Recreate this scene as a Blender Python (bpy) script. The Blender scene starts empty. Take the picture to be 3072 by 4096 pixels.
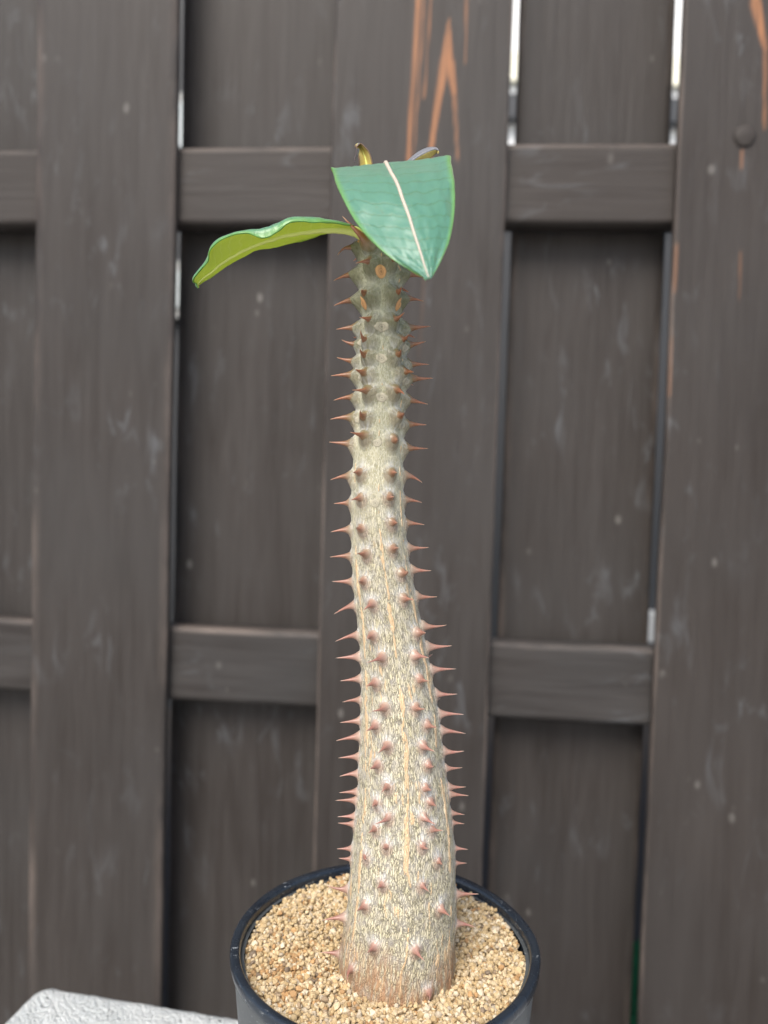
import bpy, bmesh, math, random
import numpy as np
from mathutils import Vector, Matrix, noise as mnoise

random.seed(7); rng = np.random.default_rng(7)
scene = bpy.context.scene
rad = math.radians

# ------------------------------------------------------------------ camera
CAM_Z = 0.49                                  # metres above the ground
pitch, roll, yaw = rad(2.483), rad(1.662), rad(5.014)
fwd = Vector((0, math.cos(pitch), -math.sin(pitch))); right = Vector((1, 0, 0)); up = right.cross(fwd)
r2 = math.cos(roll)*right + math.sin(roll)*up
u2 = -math.sin(roll)*right + math.cos(roll)*up
cam = bpy.data.cameras.new('camera'); cam_ob = bpy.data.objects.new('camera', cam)
scene.collection.objects.link(cam_ob)
m = Matrix((r2, u2, -fwd)).transposed().to_4x4(); m.translation = (0, 0, CAM_Z)
cam_ob.matrix_world = m
cam.sensor_fit = 'VERTICAL'; cam.sensor_height = 9.136; cam.lens = 6.86
cam.clip_start = 0.01; cam.clip_end = 500
cam.dof.use_dof = True; cam.dof.focus_distance = 0.277; cam.dof.aperture_fstop = 2.1
scene.camera = cam_ob

# ------------------------------------------------------------------ sky, sun, exposure
SUN_EL, SUN_AZ = rad(48), rad(-158)           # behind the camera, a little to the left
world = bpy.data.worlds.new('World'); scene.world = world; world.use_nodes = True
wn = world.node_tree.nodes; wl = world.node_tree.links; wn.clear()
sky = wn.new('ShaderNodeTexSky'); sky.sky_type = 'NISHITA'; sky.sun_disc = False
sky.sun_elevation = SUN_EL; sky.sun_rotation = SUN_AZ
sky.air_density = 1.0; sky.dust_density = 3.0; sky.ozone_density = 1.0
bg = wn.new('ShaderNodeBackground'); bg.inputs['Strength'].default_value = 0.15
wo = wn.new('ShaderNodeOutputWorld')
wl.new(sky.outputs[0], bg.inputs['Color']); wl.new(bg.outputs[0], wo.inputs['Surface'])
sd = bpy.data.lights.new('sun', 'SUN'); sd.energy = 2.4; sd.angle = rad(35); sd.color = (1.0, 0.955, 0.89)
sun = bpy.data.objects.new('sun', sd); scene.collection.objects.link(sun)
sv = Vector((math.sin(SUN_AZ)*math.cos(SUN_EL), math.cos(SUN_AZ)*math.cos(SUN_EL), math.sin(SUN_EL)))
sun.rotation_euler = sv.to_track_quat('Z', 'Y').to_euler(); sun.location = sv*5
vs = scene.view_settings
vs.view_transform = 'Standard'; vs.look = 'None'; vs.gamma = 1.0; vs.use_curve_mapping = False
vs.exposure = 0.72
scene.cycles.use_denoising = True
try: scene.cycles.denoiser = 'OPENIMAGEDENOISE'
except Exception: pass
scene.cycles.use_adaptive_sampling = True; scene.cycles.adaptive_threshold = 0.02
scene.cycles.max_bounces = 5; scene.cycles.caustics_reflective = False; scene.cycles.caustics_refractive = False

# ------------------------------------------------------------------ helpers
def link(o, parent=None):
    scene.collection.objects.link(o)
    if parent is not None: o.parent = parent
    return o
def tag(o, label=None, cat=None, group=None, kind=None):
    if label: o['label'] = label
    if cat: o['category'] = cat
    if group: o['group'] = group
    if kind: o['kind'] = kind
    return o
def empty(name, loc, rotz=0.0):
    o = bpy.data.objects.new(name, None); o.empty_display_size = 0.05
    o.location = loc; o.rotation_euler = (0, 0, rotz); return link(o)
def mesh(name, V, F, mat=None, parent=None, smooth=True, origin=None):
    V = np.asarray(V, float)
    if origin is not None: V = V - np.asarray(origin)
    me = bpy.data.meshes.new(name); me.from_pydata(V.tolist(), [], [list(map(int, f)) for f in F]); me.update()
    if smooth: me.polygons.foreach_set('use_smooth', [True]*len(me.polygons))
    if mat is not None:
        for q in (mat if isinstance(mat, (list, tuple)) else [mat]): me.materials.append(q)
    o = bpy.data.objects.new(name, me)
    if origin is not None: o.location = origin
    return link(o, parent)
def attr(me, name, vals):
    a = me.attributes.new(name, 'FLOAT', 'POINT'); a.data.foreach_set('value', np.asarray(vals, np.float32).ravel())
def cattr(me, name, vals):
    a = me.attributes.new(name, 'FLOAT_COLOR', 'POINT'); a.data.foreach_set('color', np.asarray(vals, np.float32).ravel())
def grid_faces(n, m_, wrap=False, off=0):
    """faces of an m_ x n grid of vertices, row-major (m_ rows of n)"""
    i = np.arange(m_-1)[:, None]; j = np.arange(n if wrap else n-1)[None, :]
    a = i*n + j; b = i*n + (j+1) % n
    return (np.stack([a, b, b+n, a+n], -1).reshape(-1, 4) + off)
def vnoise(P, scale, seed=0):
    """cheap smooth 3-d value noise for arrays of points, -1..1"""
    Q = np.asarray(P, float)*scale + seed*17.31
    I = np.floor(Q).astype(np.int64); f = Q - I; f = f*f*(3-2*f)
    def h(x, y, z):
        n = (x*374761393 + y*668265263 + z*1274126177 + seed*974711) & 0x7fffffff
        n = ((n ^ (n >> 13))*1103515245) & 0x7fffffff
        return ((n ^ (n >> 16)) & 0xffff)/32767.5 - 1
    x, y, z = I[..., 0], I[..., 1], I[..., 2]; fx, fy, fz = f[..., 0], f[..., 1], f[..., 2]
    c = [[[h(x+a, y+b, z+d) for d in (0, 1)] for b in (0, 1)] for a in (0, 1)]
    l = lambda p, q, t: p + (q-p)*t
    return l(l(l(c[0][0][0], c[0][0][1], fz), l(c[0][1][0], c[0][1][1], fz), fy),
             l(l(c[1][0][0], c[1][0][1], fz), l(c[1][1][0], c[1][1][1], fz), fy), fx)
def sstep(a, b, x):
    t = np.clip((x-a)/(b-a), 0, 1); return t*t*(3-2*t)
def interp_rows(rows, n):
    """smooth (Catmull-Rom) resampling of a list of sections; rows: (k, m, 3) -> (n, m, 3)"""
    A = np.asarray(rows, float); k = len(A); t = np.linspace(0, k-1, n); i = np.clip(t.astype(int), 0, k-2); f = (t-i)[:, None, None]
    p0, p1, p2, p3 = A[np.clip(i-1, 0, k-1)], A[i], A[i+1], A[np.clip(i+2, 0, k-1)]
    return .5*((2*p1) + (p2-p0)*f + (2*p0-5*p1+4*p2-p3)*f**2 + (3*p1-p0-3*p2+p3)*f**3)

class NT:
    """tiny node-tree helper"""
    def __init__(s, name):
        s.mat = bpy.data.materials.new(name); s.mat.use_nodes = True
        s.t = s.mat.node_tree; s.b = s.t.nodes['Principled BSDF']
    def n(s, typ, **kw):
        o = s.t.nodes.new(typ)
        for k, v in kw.items():
            if k in o.inputs.keys() if hasattr(o.inputs, 'keys') else False: s.set(o, k, v)
            else: setattr(o, k, v)
        return o
    def set(s, node, k, v):
        i = node.inputs[k]
        if hasattr(v, 'is_linked') or isinstance(v, bpy.types.NodeSocket): s.t.links.new(v, i)
        else: i.default_value = v
    def attr(s, name, out='Fac'):
        o = s.t.nodes.new('ShaderNodeAttribute'); o.attribute_name = name; return o.outputs[out]
    def coord(s, out='Object'): return s.t.nodes.new('ShaderNodeTexCoord').outputs[out]
    def mapping(s, vec, scale=(1, 1, 1), loc=(0, 0, 0)):
        o = s.t.nodes.new('ShaderNodeMapping'); s.t.links.new(vec, o.inputs['Vector'])
        o.inputs['Scale'].default_value = scale; o.inputs['Location'].default_value = loc; return o.outputs[0]
    def noise(s, vec, scale, detail=4, rough=.55, dist=0.0, out='Fac'):
        o = s.t.nodes.new('ShaderNodeTexNoise'); s.t.links.new(vec, o.inputs['Vector'])
        o.inputs['Scale'].default_value = scale; o.inputs['Detail'].default_value = detail
        o.inputs['Roughness'].default_value = rough; o.inputs['Distortion'].default_value = dist; return o.outputs[out]
    def voronoi(s, vec, scale, feature='F1', out='Distance', rnd=1.0):
        o = s.t.nodes.new('ShaderNodeTexVoronoi'); o.feature = feature; s.t.links.new(vec, o.inputs['Vector'])
        o.inputs['Scale'].default_value = scale; o.inputs['Randomness'].default_value = rnd; return o.outputs[out]
    def ramp(s, fac, stops, interp='LINEAR'):
        o = s.t.nodes.new('ShaderNodeValToRGB'); s.t.links.new(fac, o.inputs['Fac']); r = o.color_ramp; r.interpolation = interp
        while len(r.elements) < len(stops): r.elements.new(.5)
        for e, (p, c) in zip(r.elements, stops):
            e.position = p; e.color = (c, c, c, 1) if isinstance(c, (int, float)) else (*c, 1)
        return o.outputs['Color']
    def mix(s, fac, a, b, mode='MIX'):
        o = s.t.nodes.new('ShaderNodeMix'); o.data_type = 'RGBA'; o.blend_type = mode
        for i, v in ((0, fac), (6, a), (7, b)):
            if isinstance(v, bpy.types.NodeSocket): s.t.links.new(v, o.inputs[i])
            elif i == 0: o.inputs[0].default_value = v
            else: o.inputs[i].default_value = (*v, 1) if len(v) == 3 else v
        return o.outputs[2]
    def math(s, op, a, b=0.0, clamp=False):
        o = s.t.nodes.new('ShaderNodeMath'); o.operation = op; o.use_clamp = clamp
        for i, v in ((0, a), (1, b)):
            if isinstance(v, bpy.types.NodeSocket): s.t.links.new(v, o.inputs[i])
            else: o.inputs[i].default_value = v
        return o.outputs[0]
    def bump(s, h, strength, dist, normal=None):
        o = s.t.nodes.new('ShaderNodeBump'); s.t.links.new(h, o.inputs['Height'])
        o.inputs['Strength'].default_value = strength; o.inputs['Distance'].default_value = dist
        if normal is not None: s.t.links.new(normal, o.inputs['Normal'])
        return o.outputs[0]
    def out(s, **kw):
        for k, v in kw.items():
            k = k.replace('_', ' ')
            i = s.b.inputs[k]
            if isinstance(v, bpy.types.NodeSocket): s.t.links.new(v, i)
            else: i.default_value = (*v, 1) if isinstance(v, tuple) and len(v) == 3 and k != 'Subsurface Radius' else v
        return s.mat
def plain(name, col, rough=.6, **kw):
    n = NT(name); return n.out(Base_Color=col, Roughness=rough, **kw)

# ------------------------------------------------------------------ materials of the setting
def mat_fence(name, along):
    """dark brown stained cedar: streaky grain along the board, pale scuffs, bare orange wood where the stain has gone"""
    n = NT(name); oc = n.coord('Object')
    rv = n.t.nodes.new('ShaderNodeObjectInfo').outputs['Random']
    off = n.t.nodes.new('ShaderNodeCombineXYZ'); n.t.links.new(n.math('MULTIPLY', rv, 37.0), off.inputs[0]); n.t.links.new(n.math('MULTIPLY', rv, 91.0), off.inputs[2])
    va = n.t.nodes.new('ShaderNodeVectorMath'); va.operation = 'ADD'; n.t.links.new(oc, va.inputs[0]); n.t.links.new(off.outputs[0], va.inputs[1]); v = va.outputs[0]
    sc = (1, 1, .06) if along == 'z' else (.06, 1, 1)
    g = n.noise(n.mapping(v, sc), 140, 3, .6, .6)
    g2 = n.noise(n.mapping(v, (1, 1, .16) if along == 'z' else (.16, 1, 1)), 26, 4, .6, .4)
    big = n.noise(v, 7, 3, .5)
    col = n.mix(n.ramp(g2, [(.3, 0.0), (.7, 1.0)]), (.0180, .0148, .0130), (.0370, .0335, .0315))
    col = n.mix(n.ramp(g, [(.35, 0.0), (.75, .55)]), col, (.060, .056, .0535))
    col = n.mix(n.ramp(big, [(.4, 0.0), (.7, .5)]), col, (.041, .0412, .0410))
    col = n.mix(n.math('MULTIPLY', n.ramp(rv, [(.2, 0.0), (.9, 1.0)]), .55), col, n.mix(g2, (.0240, .0180, .0145), (.046, .0375, .032)))
    # chalky scuffs and round pale spots
    sp = n.noise(n.mapping(v, (1, 1, .35) if along == 'z' else (.35, 1, 1)), 55, 3, .65, .8)
    gate = n.noise(v, 9, 2, .5)
    sm = n.math('MULTIPLY', n.ramp(sp, [(.56, 0.0), (.76, 1.0)]), n.ramp(gate, [(.44, 0.0), (.66, .62)]))
    col = n.mix(sm, col, (.115, .122, .130))
    dots = n.math('MULTIPLY', n.ramp(n.voronoi(n.mapping(v, (1, 1, .6)), 42), [(.08, 1.0), (.16, 0.0)]), n.ramp(n.noise(v, 16, 2, .5), [(.55, 0.0), (.66, .5)]))
    col = n.mix(dots, col, (.20, .19, .175))
    # worn arrises and bare wood
    wear = n.math('MULTIPLY', n.attr('edge'), n.ramp(n.noise(n.mapping(v, (1, 1, .3) if along == 'z' else (.3, 1, 1)), 22, 4, .65), [(.42, .05), (.68, 1.0)]), True)
    col = n.mix(n.math('MULTIPLY', wear, .6), col, (.20, .16, .135))
    bare = n.math('MULTIPLY', n.attr('bare'), n.ramp(n.noise(n.mapping(v, (1, 1, .05)), 230, 3, .6), [(.3, .35), (.55, 1.0)]), True)
    col = n.mix(n.math('MULTIPLY', bare, .85), col, (.30, .135, .062))
    nb = n.bump(g, .35, .002); nb = n.bump(sm, .25, .001, nb)
    return n.out(Base_Color=col, Roughness=n.ramp(g2, [(.2, .46), (.8, .66)]), Normal=nb, Specular_IOR_Level=.22)
M_board = mat_fence('stained_wood_vertical', 'z'); M_rail = mat_fence('stained_wood_horizontal', 'x')

def mat_concrete(name, a, b, s=1.0):
    n = NT(name); v = n.coord('Object')
    g = n.noise(v, 900*s, 4, .75); g2 = n.noise(v, 40*s, 4, .6)
    vo = n.voronoi(n.mapping(v, (1, 1, 1)), 620*s); pit = n.ramp(n.voronoi(v, 210*s), [(.10, 1.0), (.24, 0.0)]); pit = n.math('MULTIPLY', pit, n.ramp(n.noise(v, 120*s, 2, .5), [(.45, 0.0), (.6, 1.0)]))
    col = n.mix(n.ramp(g2, [(.3, 0.0), (.7, 1.0)]), a, b); col = n.mix(n.ramp(g, [(.50, .0), (.72, .45)]), col, tuple(x*.55 for x in a)); col = n.mix(n.math('MULTIPLY', pit, .6), col, tuple(x*.4 for x in a))
    h = n.math('ADD', n.math('MULTIPLY', g, .5), n.math('MULTIPLY', vo, -.6)); h = n.math('ADD', h, n.math('MULTIPLY', pit, -.9))
    return n.out(Base_Color=col, Roughness=.85, Normal=n.bump(h, 1.0, .0026))
M_block = mat_concrete('pale_concrete', (.56, .59, .575), (.66, .68, .66))
M_ground = mat_concrete('grey_paving', (.42, .41, .39), (.52, .51, .49), .12)

# ------------------------------------------------------------------ ground, far ground
def plane(name, x0, x1, y0, y1, z, mat):
    o = mesh(name, [(x0, y0, z), (x1, y0, z), (x1, y1, z), (x0, y1, z)], [(0, 1, 2, 3)], mat, smooth=False)
    return tag(o, kind='structure')
GROUND = -0.20                                # paving level below the block's top
plane('ground', -200, 200, -200, 200, GROUND, M_ground)
plane('shaded_ground', -3, 3.5, .86, 2.25, GROUND+.004, plain('ground_shade', (.035, .03, .026), .9))  # dark sheet whose colour stands in for shade on the ground behind the fence

# ------------------------------------------------------------------ fence
FENCE_D = 0.70                                # distance of the front faces, along the fence normal
fn = Vector((math.sin(yaw), math.cos(yaw), 0))
fence = empty('wooden_fence', (fn.x*FENCE_D, fn.y*FENCE_D, GROUND), -yaw)   # local x runs along the fence, +y away from the camera
tag(fence, 'dark brown stained wooden fence with overlapping vertical boards on horizontal rails', 'fence')
FENCE_H = 2.06

def loft_board(name, w, h, t, mat, parent, loc, along='z', nf=24, nl=160, ch=.0016, bare=None, seed=0):
    """a sawn board: front face subdivided, chamfered arrises, slight cup and wander; local origin at the lower left front corner"""
    fx = np.concatenate([[ch], np.linspace(ch, w-ch, nf+1)[1:-1], [w-ch]])
    sec = [(x, 0.0, 0) for x in fx] + [(w, ch, 1), (w, t-ch, 0), (w-ch, t, 0), (ch, t, 0), (0.0, t-ch, 0), (0.0, ch, 1)]
    sec = np.array(sec); n = len(sec); L = np.concatenate([[0, ch], np.linspace(ch, h-ch, nl)[1:-1], [h-ch, h]])
    A = sec[None, :, 0]*np.ones((len(L), 1)); B = sec[None, :, 1]*np.ones((len(L), 1)); Ls = L[:, None]*np.ones((1, n))
    # end chamfers pull the end rings in
    inset = np.zeros_like(Ls); inset[0] = ch; inset[-1] = ch
    cb = (t/2 - B); B = B + np.sign(cb)*np.minimum(inset, abs(cb)); ca = (w/2-A); A = A + np.sign(ca)*np.minimum(inset, abs(ca))
    P = np.stack([A*0+seed*3.1, B*0, Ls], -1)
    wob = vnoise(P, 6, seed)*.0011 + vnoise(P, 25, seed+5)*.0003
    A = A + wob; B = B + vnoise(np.stack([A, B*0+seed, Ls*.4], -1), 30, seed+9)*.00035
    E = sec[None, :, 2]*np.ones((len(L), 1)); E[0] = 1; E[-1] = 1
    E[:, 0] = .7; E[:, nf] = .7; E[1] = np.maximum(E[1], .7); E[-2] = np.maximum(E[-2], .7)
    if along == 'x': E = E*(A > w*.5)          # dust and wear lie on the upper arrises only
    V = np.stack([A, B, Ls], -1) if along == 'z' else np.stack([Ls, B, A], -1)
    F = grid_faces(n, len(L), True).tolist()
    if along == 'z': caps = [list(range(n))[::-1], [(len(L)-1)*n+i for i in range(n)]]
    else:
        F = [f[::-1] for f in F]; caps = [list(range(n)), [(len(L)-1)*n+i for i in range(n)][::-1]]
    o = mesh(name, V.reshape(-1, 3), F + caps, mat, parent); o.location = loc
    me = o.data; bp = np.zeros(V.shape[:2])
    if bare is not None: bp = bare(V[..., 0]+loc[0], V[..., 2]+loc[2]+GROUND)*(V[..., 1] < .003)
    attr(me, 'edge', E); attr(me, 'bare', bp)
    return o

def seg_mask(u, z, a, b, w0, w1):
    """soft streak from point a to b (fence metres) with half-widths w0, w1"""
    d = np.array(b)-np.array(a); L2 = (d**2).sum(); t = np.clip(((u-a[0])*d[0]+(z-a[1])*d[1])/L2, 0, 1)
    dist = np.hypot(u-a[0]-t*d[0], z-a[1]-t*d[1]); w = w0+(w1-w0)*t
    return 1-sstep(w*.6, w*1.25, dist)
def bare_centre(u, z):
    k = np.zeros_like(u)
    for a, b, w0, w1, s in [((-.0165, .899), (-.0172, .862), .0007, .0056, 1), ((-.0186, .862), (-.0235, .830), .0048, .0032, 1), ((-.0235, .830), (-.0310, .765), .0032, .0018, .95),
                            ((-.0145, .860), (-.0098, .834), .0042, .0024, .95), ((-.0098, .834), (-.0045, .775), .0022, .0012, .6),
                            ((-.0425, 1.10), (-.0440, .91), .0026, .0026, 1), ((-.0440, .91), (-.0492, .765), .0026, .0018, .9), ((-.0382, 1.05), (-.0390, .90), .0012, .0012, .8), ((-.0390, .90), (-.0440, .78), .0012, .0008, .6),
                            ((-.0300, 1.0), (-.0362, .83), .0014, .0010, .65), ((-.0035, 1.0), (-.0005, .86), .0016, .001, .5),
                            ((-.0170, 1.14), (-.0170, .94), .0010, .001, .0), ((-.030, .70), (-.034, .60), .0022, .001, .08)]:
        k = np.maximum(k, s*seg_mask(u, z, a, b, w0, w1))
    return k
def bare_right(u, z):
    k = np.zeros_like(u)
    for a, b, w0, w1, s in [((.2440, 1.0), (.2445, .905), .004, .004, 1), ((.2445, .905), (.2540, .868), .005, .002, 1), ((.2540, .868), (.2570, .80), .002, .001, .6),
                            ((.2392, .780), (.2396, .765), .0014, .001, .45), ((.2420, .695), (.2434, .655), .0012, .0008, .3), ((.1885, .70), (.1880, .66), .0016, .001, .4), ((.1876, .62), (.1876, .57), .0014, .001, .4)]:
        k = np.maximum(k, s*seg_mask(u, z, a, b, w0, w1))
    return k
T = .010
fronts = [(-.975, .140), (-.688, .142), (-.398, .134), (-.119, .158), (.186, .146), (.470, .142), (.760, .140), (1.045, .142)]
backs = [(-1.12, .155), (-.830, .155), (-.545, .155), (-.2745, .162), (.0478, .1418), (.325, .155), (.610, .155), (.90, .155), (1.18, .12)]
for k, (u, w) in enumerate(fronts):
    near = abs(u) < .5
    b = loft_board('board', w, FENCE_H, T, M_board, fence, (u, 0, .012), 'z', 100 if k in (3, 4) else 16, 620 if k in (3, 4) else 90,
                   bare=bare_centre if k == 3 else (bare_right if k == 4 else None), seed=k+1)
    if k == 4:
        b['label'] = 'vertical board with a round wooden plug and patches of bare orange wood'
        # round plug over the bolt hole
        bm = bmesh.new(); prof = [(0, -.0022), (.006, -.0021), (.0088, -.0013), (.0097, .0012)]
        rings = [[bm.verts.new((r*math.cos(a)*1.0+.0, y, r*math.sin(a))) for a in np.linspace(0, 2*math.pi, 28, endpoint=False)] for r, y in prof[1:]]
        c = bm.verts.new((0, prof[0][1], 0))
        for i in range(28):
            bm.faces.new((c, rings[0][i], rings[0][(i+1) % 28]))
            for p, q in zip(rings, rings[1:]): bm.faces.new((p[i], q[i], q[(i+1) % 28], p[(i+1) % 28]))
        bmesh.ops.recalc_face_normals(bm, faces=bm.faces)
        me = bpy.data.meshes.new('bolt_plug'); bm.to_mesh(me); bm.free(); me.materials.append(M_rail)
        for p in me.polygons: p.use_smooth = True
        pl = link(bpy.data.objects.new('bolt_plug', me), b); pl.location = (.2409-u, -.0006, .7933-.012-GROUND)
    if k == 3: b['label'] = 'vertical board with a flame shaped patch of bare orange grain'
for k, (u, w) in enumerate(backs):
    loft_board('back_board', w, FENCE_H-.02, T, M_board, fence, (u, T+.0345, .010), 'z', 20, 90, seed=k+21)
for k, z in enumerate((.2722, .7228, 1.175, 1.62)):
    loft_board('rail', .0700, 2.36, .028, M_rail, fence, (-1.14, T+.0003, z-GROUND), 'x', 20, 300, .0022, seed=k+41)

# ------------------------------------------------------------------ what stands beyond the fence
M_dark = plain('dark_siding', (.035, .038, .042), .6); M_white = plain('white_frame', (.34, .345, .33), .5)
M_pane = plain('window_glass', (.55, .60, .60), .08); M_cap = plain('pale_coping', (.62, .64, .60), .7)
def box(name, x0, x1, y0, y1, z0, z1, mat, parent=None, bev=.004):
    bm = bmesh.new(); bmesh.ops.create_cube(bm, size=1)
    bmesh.ops.scale(bm, vec=(x1-x0, y1-y0, z1-z0), verts=bm.verts)
    if bev: bmesh.ops.bevel(bm, geom=bm.edges, offset=bev, segments=2, affect='EDGES')
    me = bpy.data.meshes.new(name); bm.to_mesh(me); bm.free(); me.materials.append(mat)
    o = link(bpy.data.objects.new(name, me), parent); o.location = ((x0+x1)/2, (y0+y1)/2, (z0+z1)/2)
    return o
shed = empty('garden_shed', (-1.4, 2.2, GROUND)); tag(shed, 'dark shed glimpsed through the gap in the fence beside the left wide board', 'shed')
box('wall', -1.6, .95, 0, 1.6, 0, 2.7, M_dark, shed)
box('roof', -1.75, 1.1, -.12, 1.75, 2.703, 2.78, M_dark, shed)
for z0, z1 in ((1.56, 1.74), (1.12, 1.28)):
    w = box('window', .42, .93, -.03, -.004, z0, z1, M_white, shed); box('pane', -.20, .20, -.016, -.002, -(z1-z0)/2+.03, (z1-z0)/2-.03, M_pane, w, 0).location.y = -.012
wall = empty('boundary_wall', (1.6, 2.3, GROUND)); tag(wall, 'dark boundary wall with pale coping seen through the gap beside the right board', 'wall')
box('wall_face', -1.9, 1.9, 0, .15, 0, 1.46, M_dark, wall)
box('coping', -1.92, 1.92, -.03, .18, 1.463, 1.53, M_cap, wall)
blip = box('blip_box', .78, .86, 2.24, 2.29, .03, .12, plain('box_white', (.50, .51, .50), .5)); tag(blip, 'small white box on the dark wall standing for a white spot in the fence gap', 'meter box')  # box put in for an unidentified white spot in the gap
house = empty('sky_infill_house', (2.0, 6.0, GROUND)); tag(house, 'white house added to whiten the sky in the upper gaps beside the right board', 'house')
box('wall', -2.9, 4.0, 0, 4.0, 0, 5.6, plain('white_render', (.80, .81, .80), .7), house)  # white wall put in so the upper gaps look whitish instead of blue sky
box('roof', -3.2, 4.3, -.4, 4.4, 5.603, 5.9, M_dark, house)
box('gutter', -2.9, 4.0, -.12, -.004, 3.42, 3.60, M_dark, house)
box('eave_band', -2.92, 4.02, -.06, -.004, 3.72, 3.93, plain('cream_band', (.78, .76, .62), .7), house)
for x0 in (-2.2, -.6, 1.0):
    w = box('window', x0, x0+.9, -.05, -.003, 2.35, 3.3, plain('aluminium_frame', (.45, .46, .45), .4), house)
    box('pane', -.40, .40, -.030, -.026, -.42, .42, M_pane, w, 0)
# ------------------------------------------------------------------ strip of artificial turf behind the fence
def turf():
    n = 12000; base = np.stack([rng.uniform(.02, .75, n), rng.uniform(.070, .45, n), np.full(n, .009)], -1)
    h = rng.uniform(.012, .02, n); a = rng.uniform(0, 2*math.pi, n); w = .0009
    dx, dy = np.cos(a)*w, np.sin(a)*w; lx, ly = rng.normal(0, .004, n), rng.normal(0, .004, n)
    V = np.stack([base+np.stack([-dx, -dy, 0*h], -1), base+np.stack([dx, dy, 0*h], -1), base+np.stack([lx, ly, h], -1)], 1).reshape(-1, 3)
    F = np.arange(n*3).reshape(-1, 3)
    B = [(.02, .068, .009), (.75, .068, .009), (.75, .452, .009), (.02, .452, .009)]
    V = np.concatenate([V, B]); F = F.tolist()+[[n*3, n*3+1, n*3+2, n*3+3]]
    o = mesh('artificial_turf', V, F, plain('turf_green', (.015, .16, .05), .7), None, False)
    o.location = (fn.x*FENCE_D, fn.y*FENCE_D, GROUND); o.rotation_euler = (0, 0, -yaw)
    tag(o, 'strip of bright green artificial turf behind the fence', 'turf', kind='stuff')
turf()

# ------------------------------------------------------------------ concrete block under the pot
BLOCK_TOP = 0.19
def block():
    hx, hy, hz = .197, .150, (BLOCK_TOP-GROUND)/2
    # rounded-rectangle plan, lofted up with eased top and bottom arrises
    rc, per = .011, []
    for cx_, cy_, a0 in ((hx-rc, hy-rc, 0), (-hx+rc, hy-rc, 90), (-hx+rc, -hy+rc, 180), (hx-rc, -hy+rc, 270)):
        for a in np.linspace(a0, a0+90, 8): per.append((cx_+rc*math.cos(rad(a)), cy_+rc*math.sin(rad(a))))
    per = np.array(per+per[:1]); d = np.concatenate([[0], np.cumsum(np.linalg.norm(np.diff(per, axis=0), axis=1))])
    n = 420; t = np.linspace(0, d[-1], n, endpoint=False); per = np.stack([np.interp(t, d, per[:, 0]), np.interp(t, d, per[:, 1])], -1)
    nrm = np.roll(per, -1, 0)-np.roll(per, 1, 0); nrm = np.stack([nrm[:, 1], -nrm[:, 0]], -1); nrm /= np.linalg.norm(nrm, axis=1, keepdims=True)
    rows = [(k, -hz) for k in (.012,)] + [(.003, -hz+.002), (0, -hz+.006)] + [(0, z) for z in np.linspace(-hz+.012, hz-.008, 110)] + [(.0006, hz-.004), (.0022, hz-.0014), (.0045, hz-.0003), (.008, hz)]
    V = [np.concatenate([per-nrm*i_, np.full((n, 1), z_)], 1) for i_, z_ in rows]
    inner = V[-1][:, :2]
    for k in np.linspace(1, 0, 46)[1:]: V.append(np.concatenate([inner*k, np.full((n, 1), hz)], 1))
    V = np.array(V); P = V.reshape(-1, 3); N = np.zeros_like(V); N[:, :, :2] = nrm[None]; top = V[..., 2] > hz-.0003; N[top] = (0, 0, 1); N = N.reshape(-1, 3)
    dd = vnoise(P, 45, 3)*.0005 + vnoise(P, 190, 4)*.0005 + vnoise(P, 520, 5)*.0006
    chip = sstep(.30, .75, vnoise(P, 32, 8)); near_top = sstep(hz-.02, hz-.001, P[:, 2])*(sstep(hx-.02, hx-.004, abs(P[:, 0]))+sstep(hy-.02, hy-.004, abs(P[:, 1]))).clip(0, 1)
    dd = dd - .0035*chip*near_top
    P = P + N*dd[:, None]; P[:, 2] = np.clip(P[:, 2]-.003*chip*near_top, -hz, hz+.0008)
    F = grid_faces(n, len(V), True).tolist()
    o = mesh('concrete_block', P, F, M_block); o.rotation_euler = (0, 0, -rad(10.5)); o.location = (-.027, .254, (BLOCK_TOP+GROUND)/2)
    tag(o, 'pale rough concrete block that carries the black pot', 'concrete block')
block()

# ------------------------------------------------------------------ measured plant data (metres; spine vectors in mm)
# stem axis: height, x, radius
AXIS = [
    (0.3023,0.0101,0.0225), (0.3133,0.0104,0.0218), (0.3233,0.0110,0.0210), (0.3371,0.0112,0.0203), (0.3500,0.0112,0.0196), (0.3588,0.0109,0.0188), (0.3686,0.0106,0.0175), (0.3803,0.0098,0.0166),
    (0.3891,0.0091,0.0156), (0.4007,0.0082,0.0149), (0.4084,0.0075,0.0142), (0.4171,0.0063,0.0135), (0.4267,0.0050,0.0129), (0.4343,0.0036,0.0125), (0.4410,0.0023,0.0121), (0.4496,0.0007,0.0118),
    (0.4591,-0.0007,0.0112), (0.4676,-0.0018,0.0108), (0.4771,-0.0026,0.0107), (0.4866,-0.0030,0.0105), (0.4970,-0.0028,0.0101), (0.5059,-0.0027,0.0099), (0.5148,-0.0026,0.0094), (0.5250,-0.0023,0.0095),
    (0.5345,-0.0025,0.0097), (0.5418,-0.0030,0.0085), (0.5518,-0.0031,0.0077), (0.5618,-0.0038,0.0085), (0.5719,-0.0048,0.0081), (0.5807,-0.0045,0.0075),
]
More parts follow.
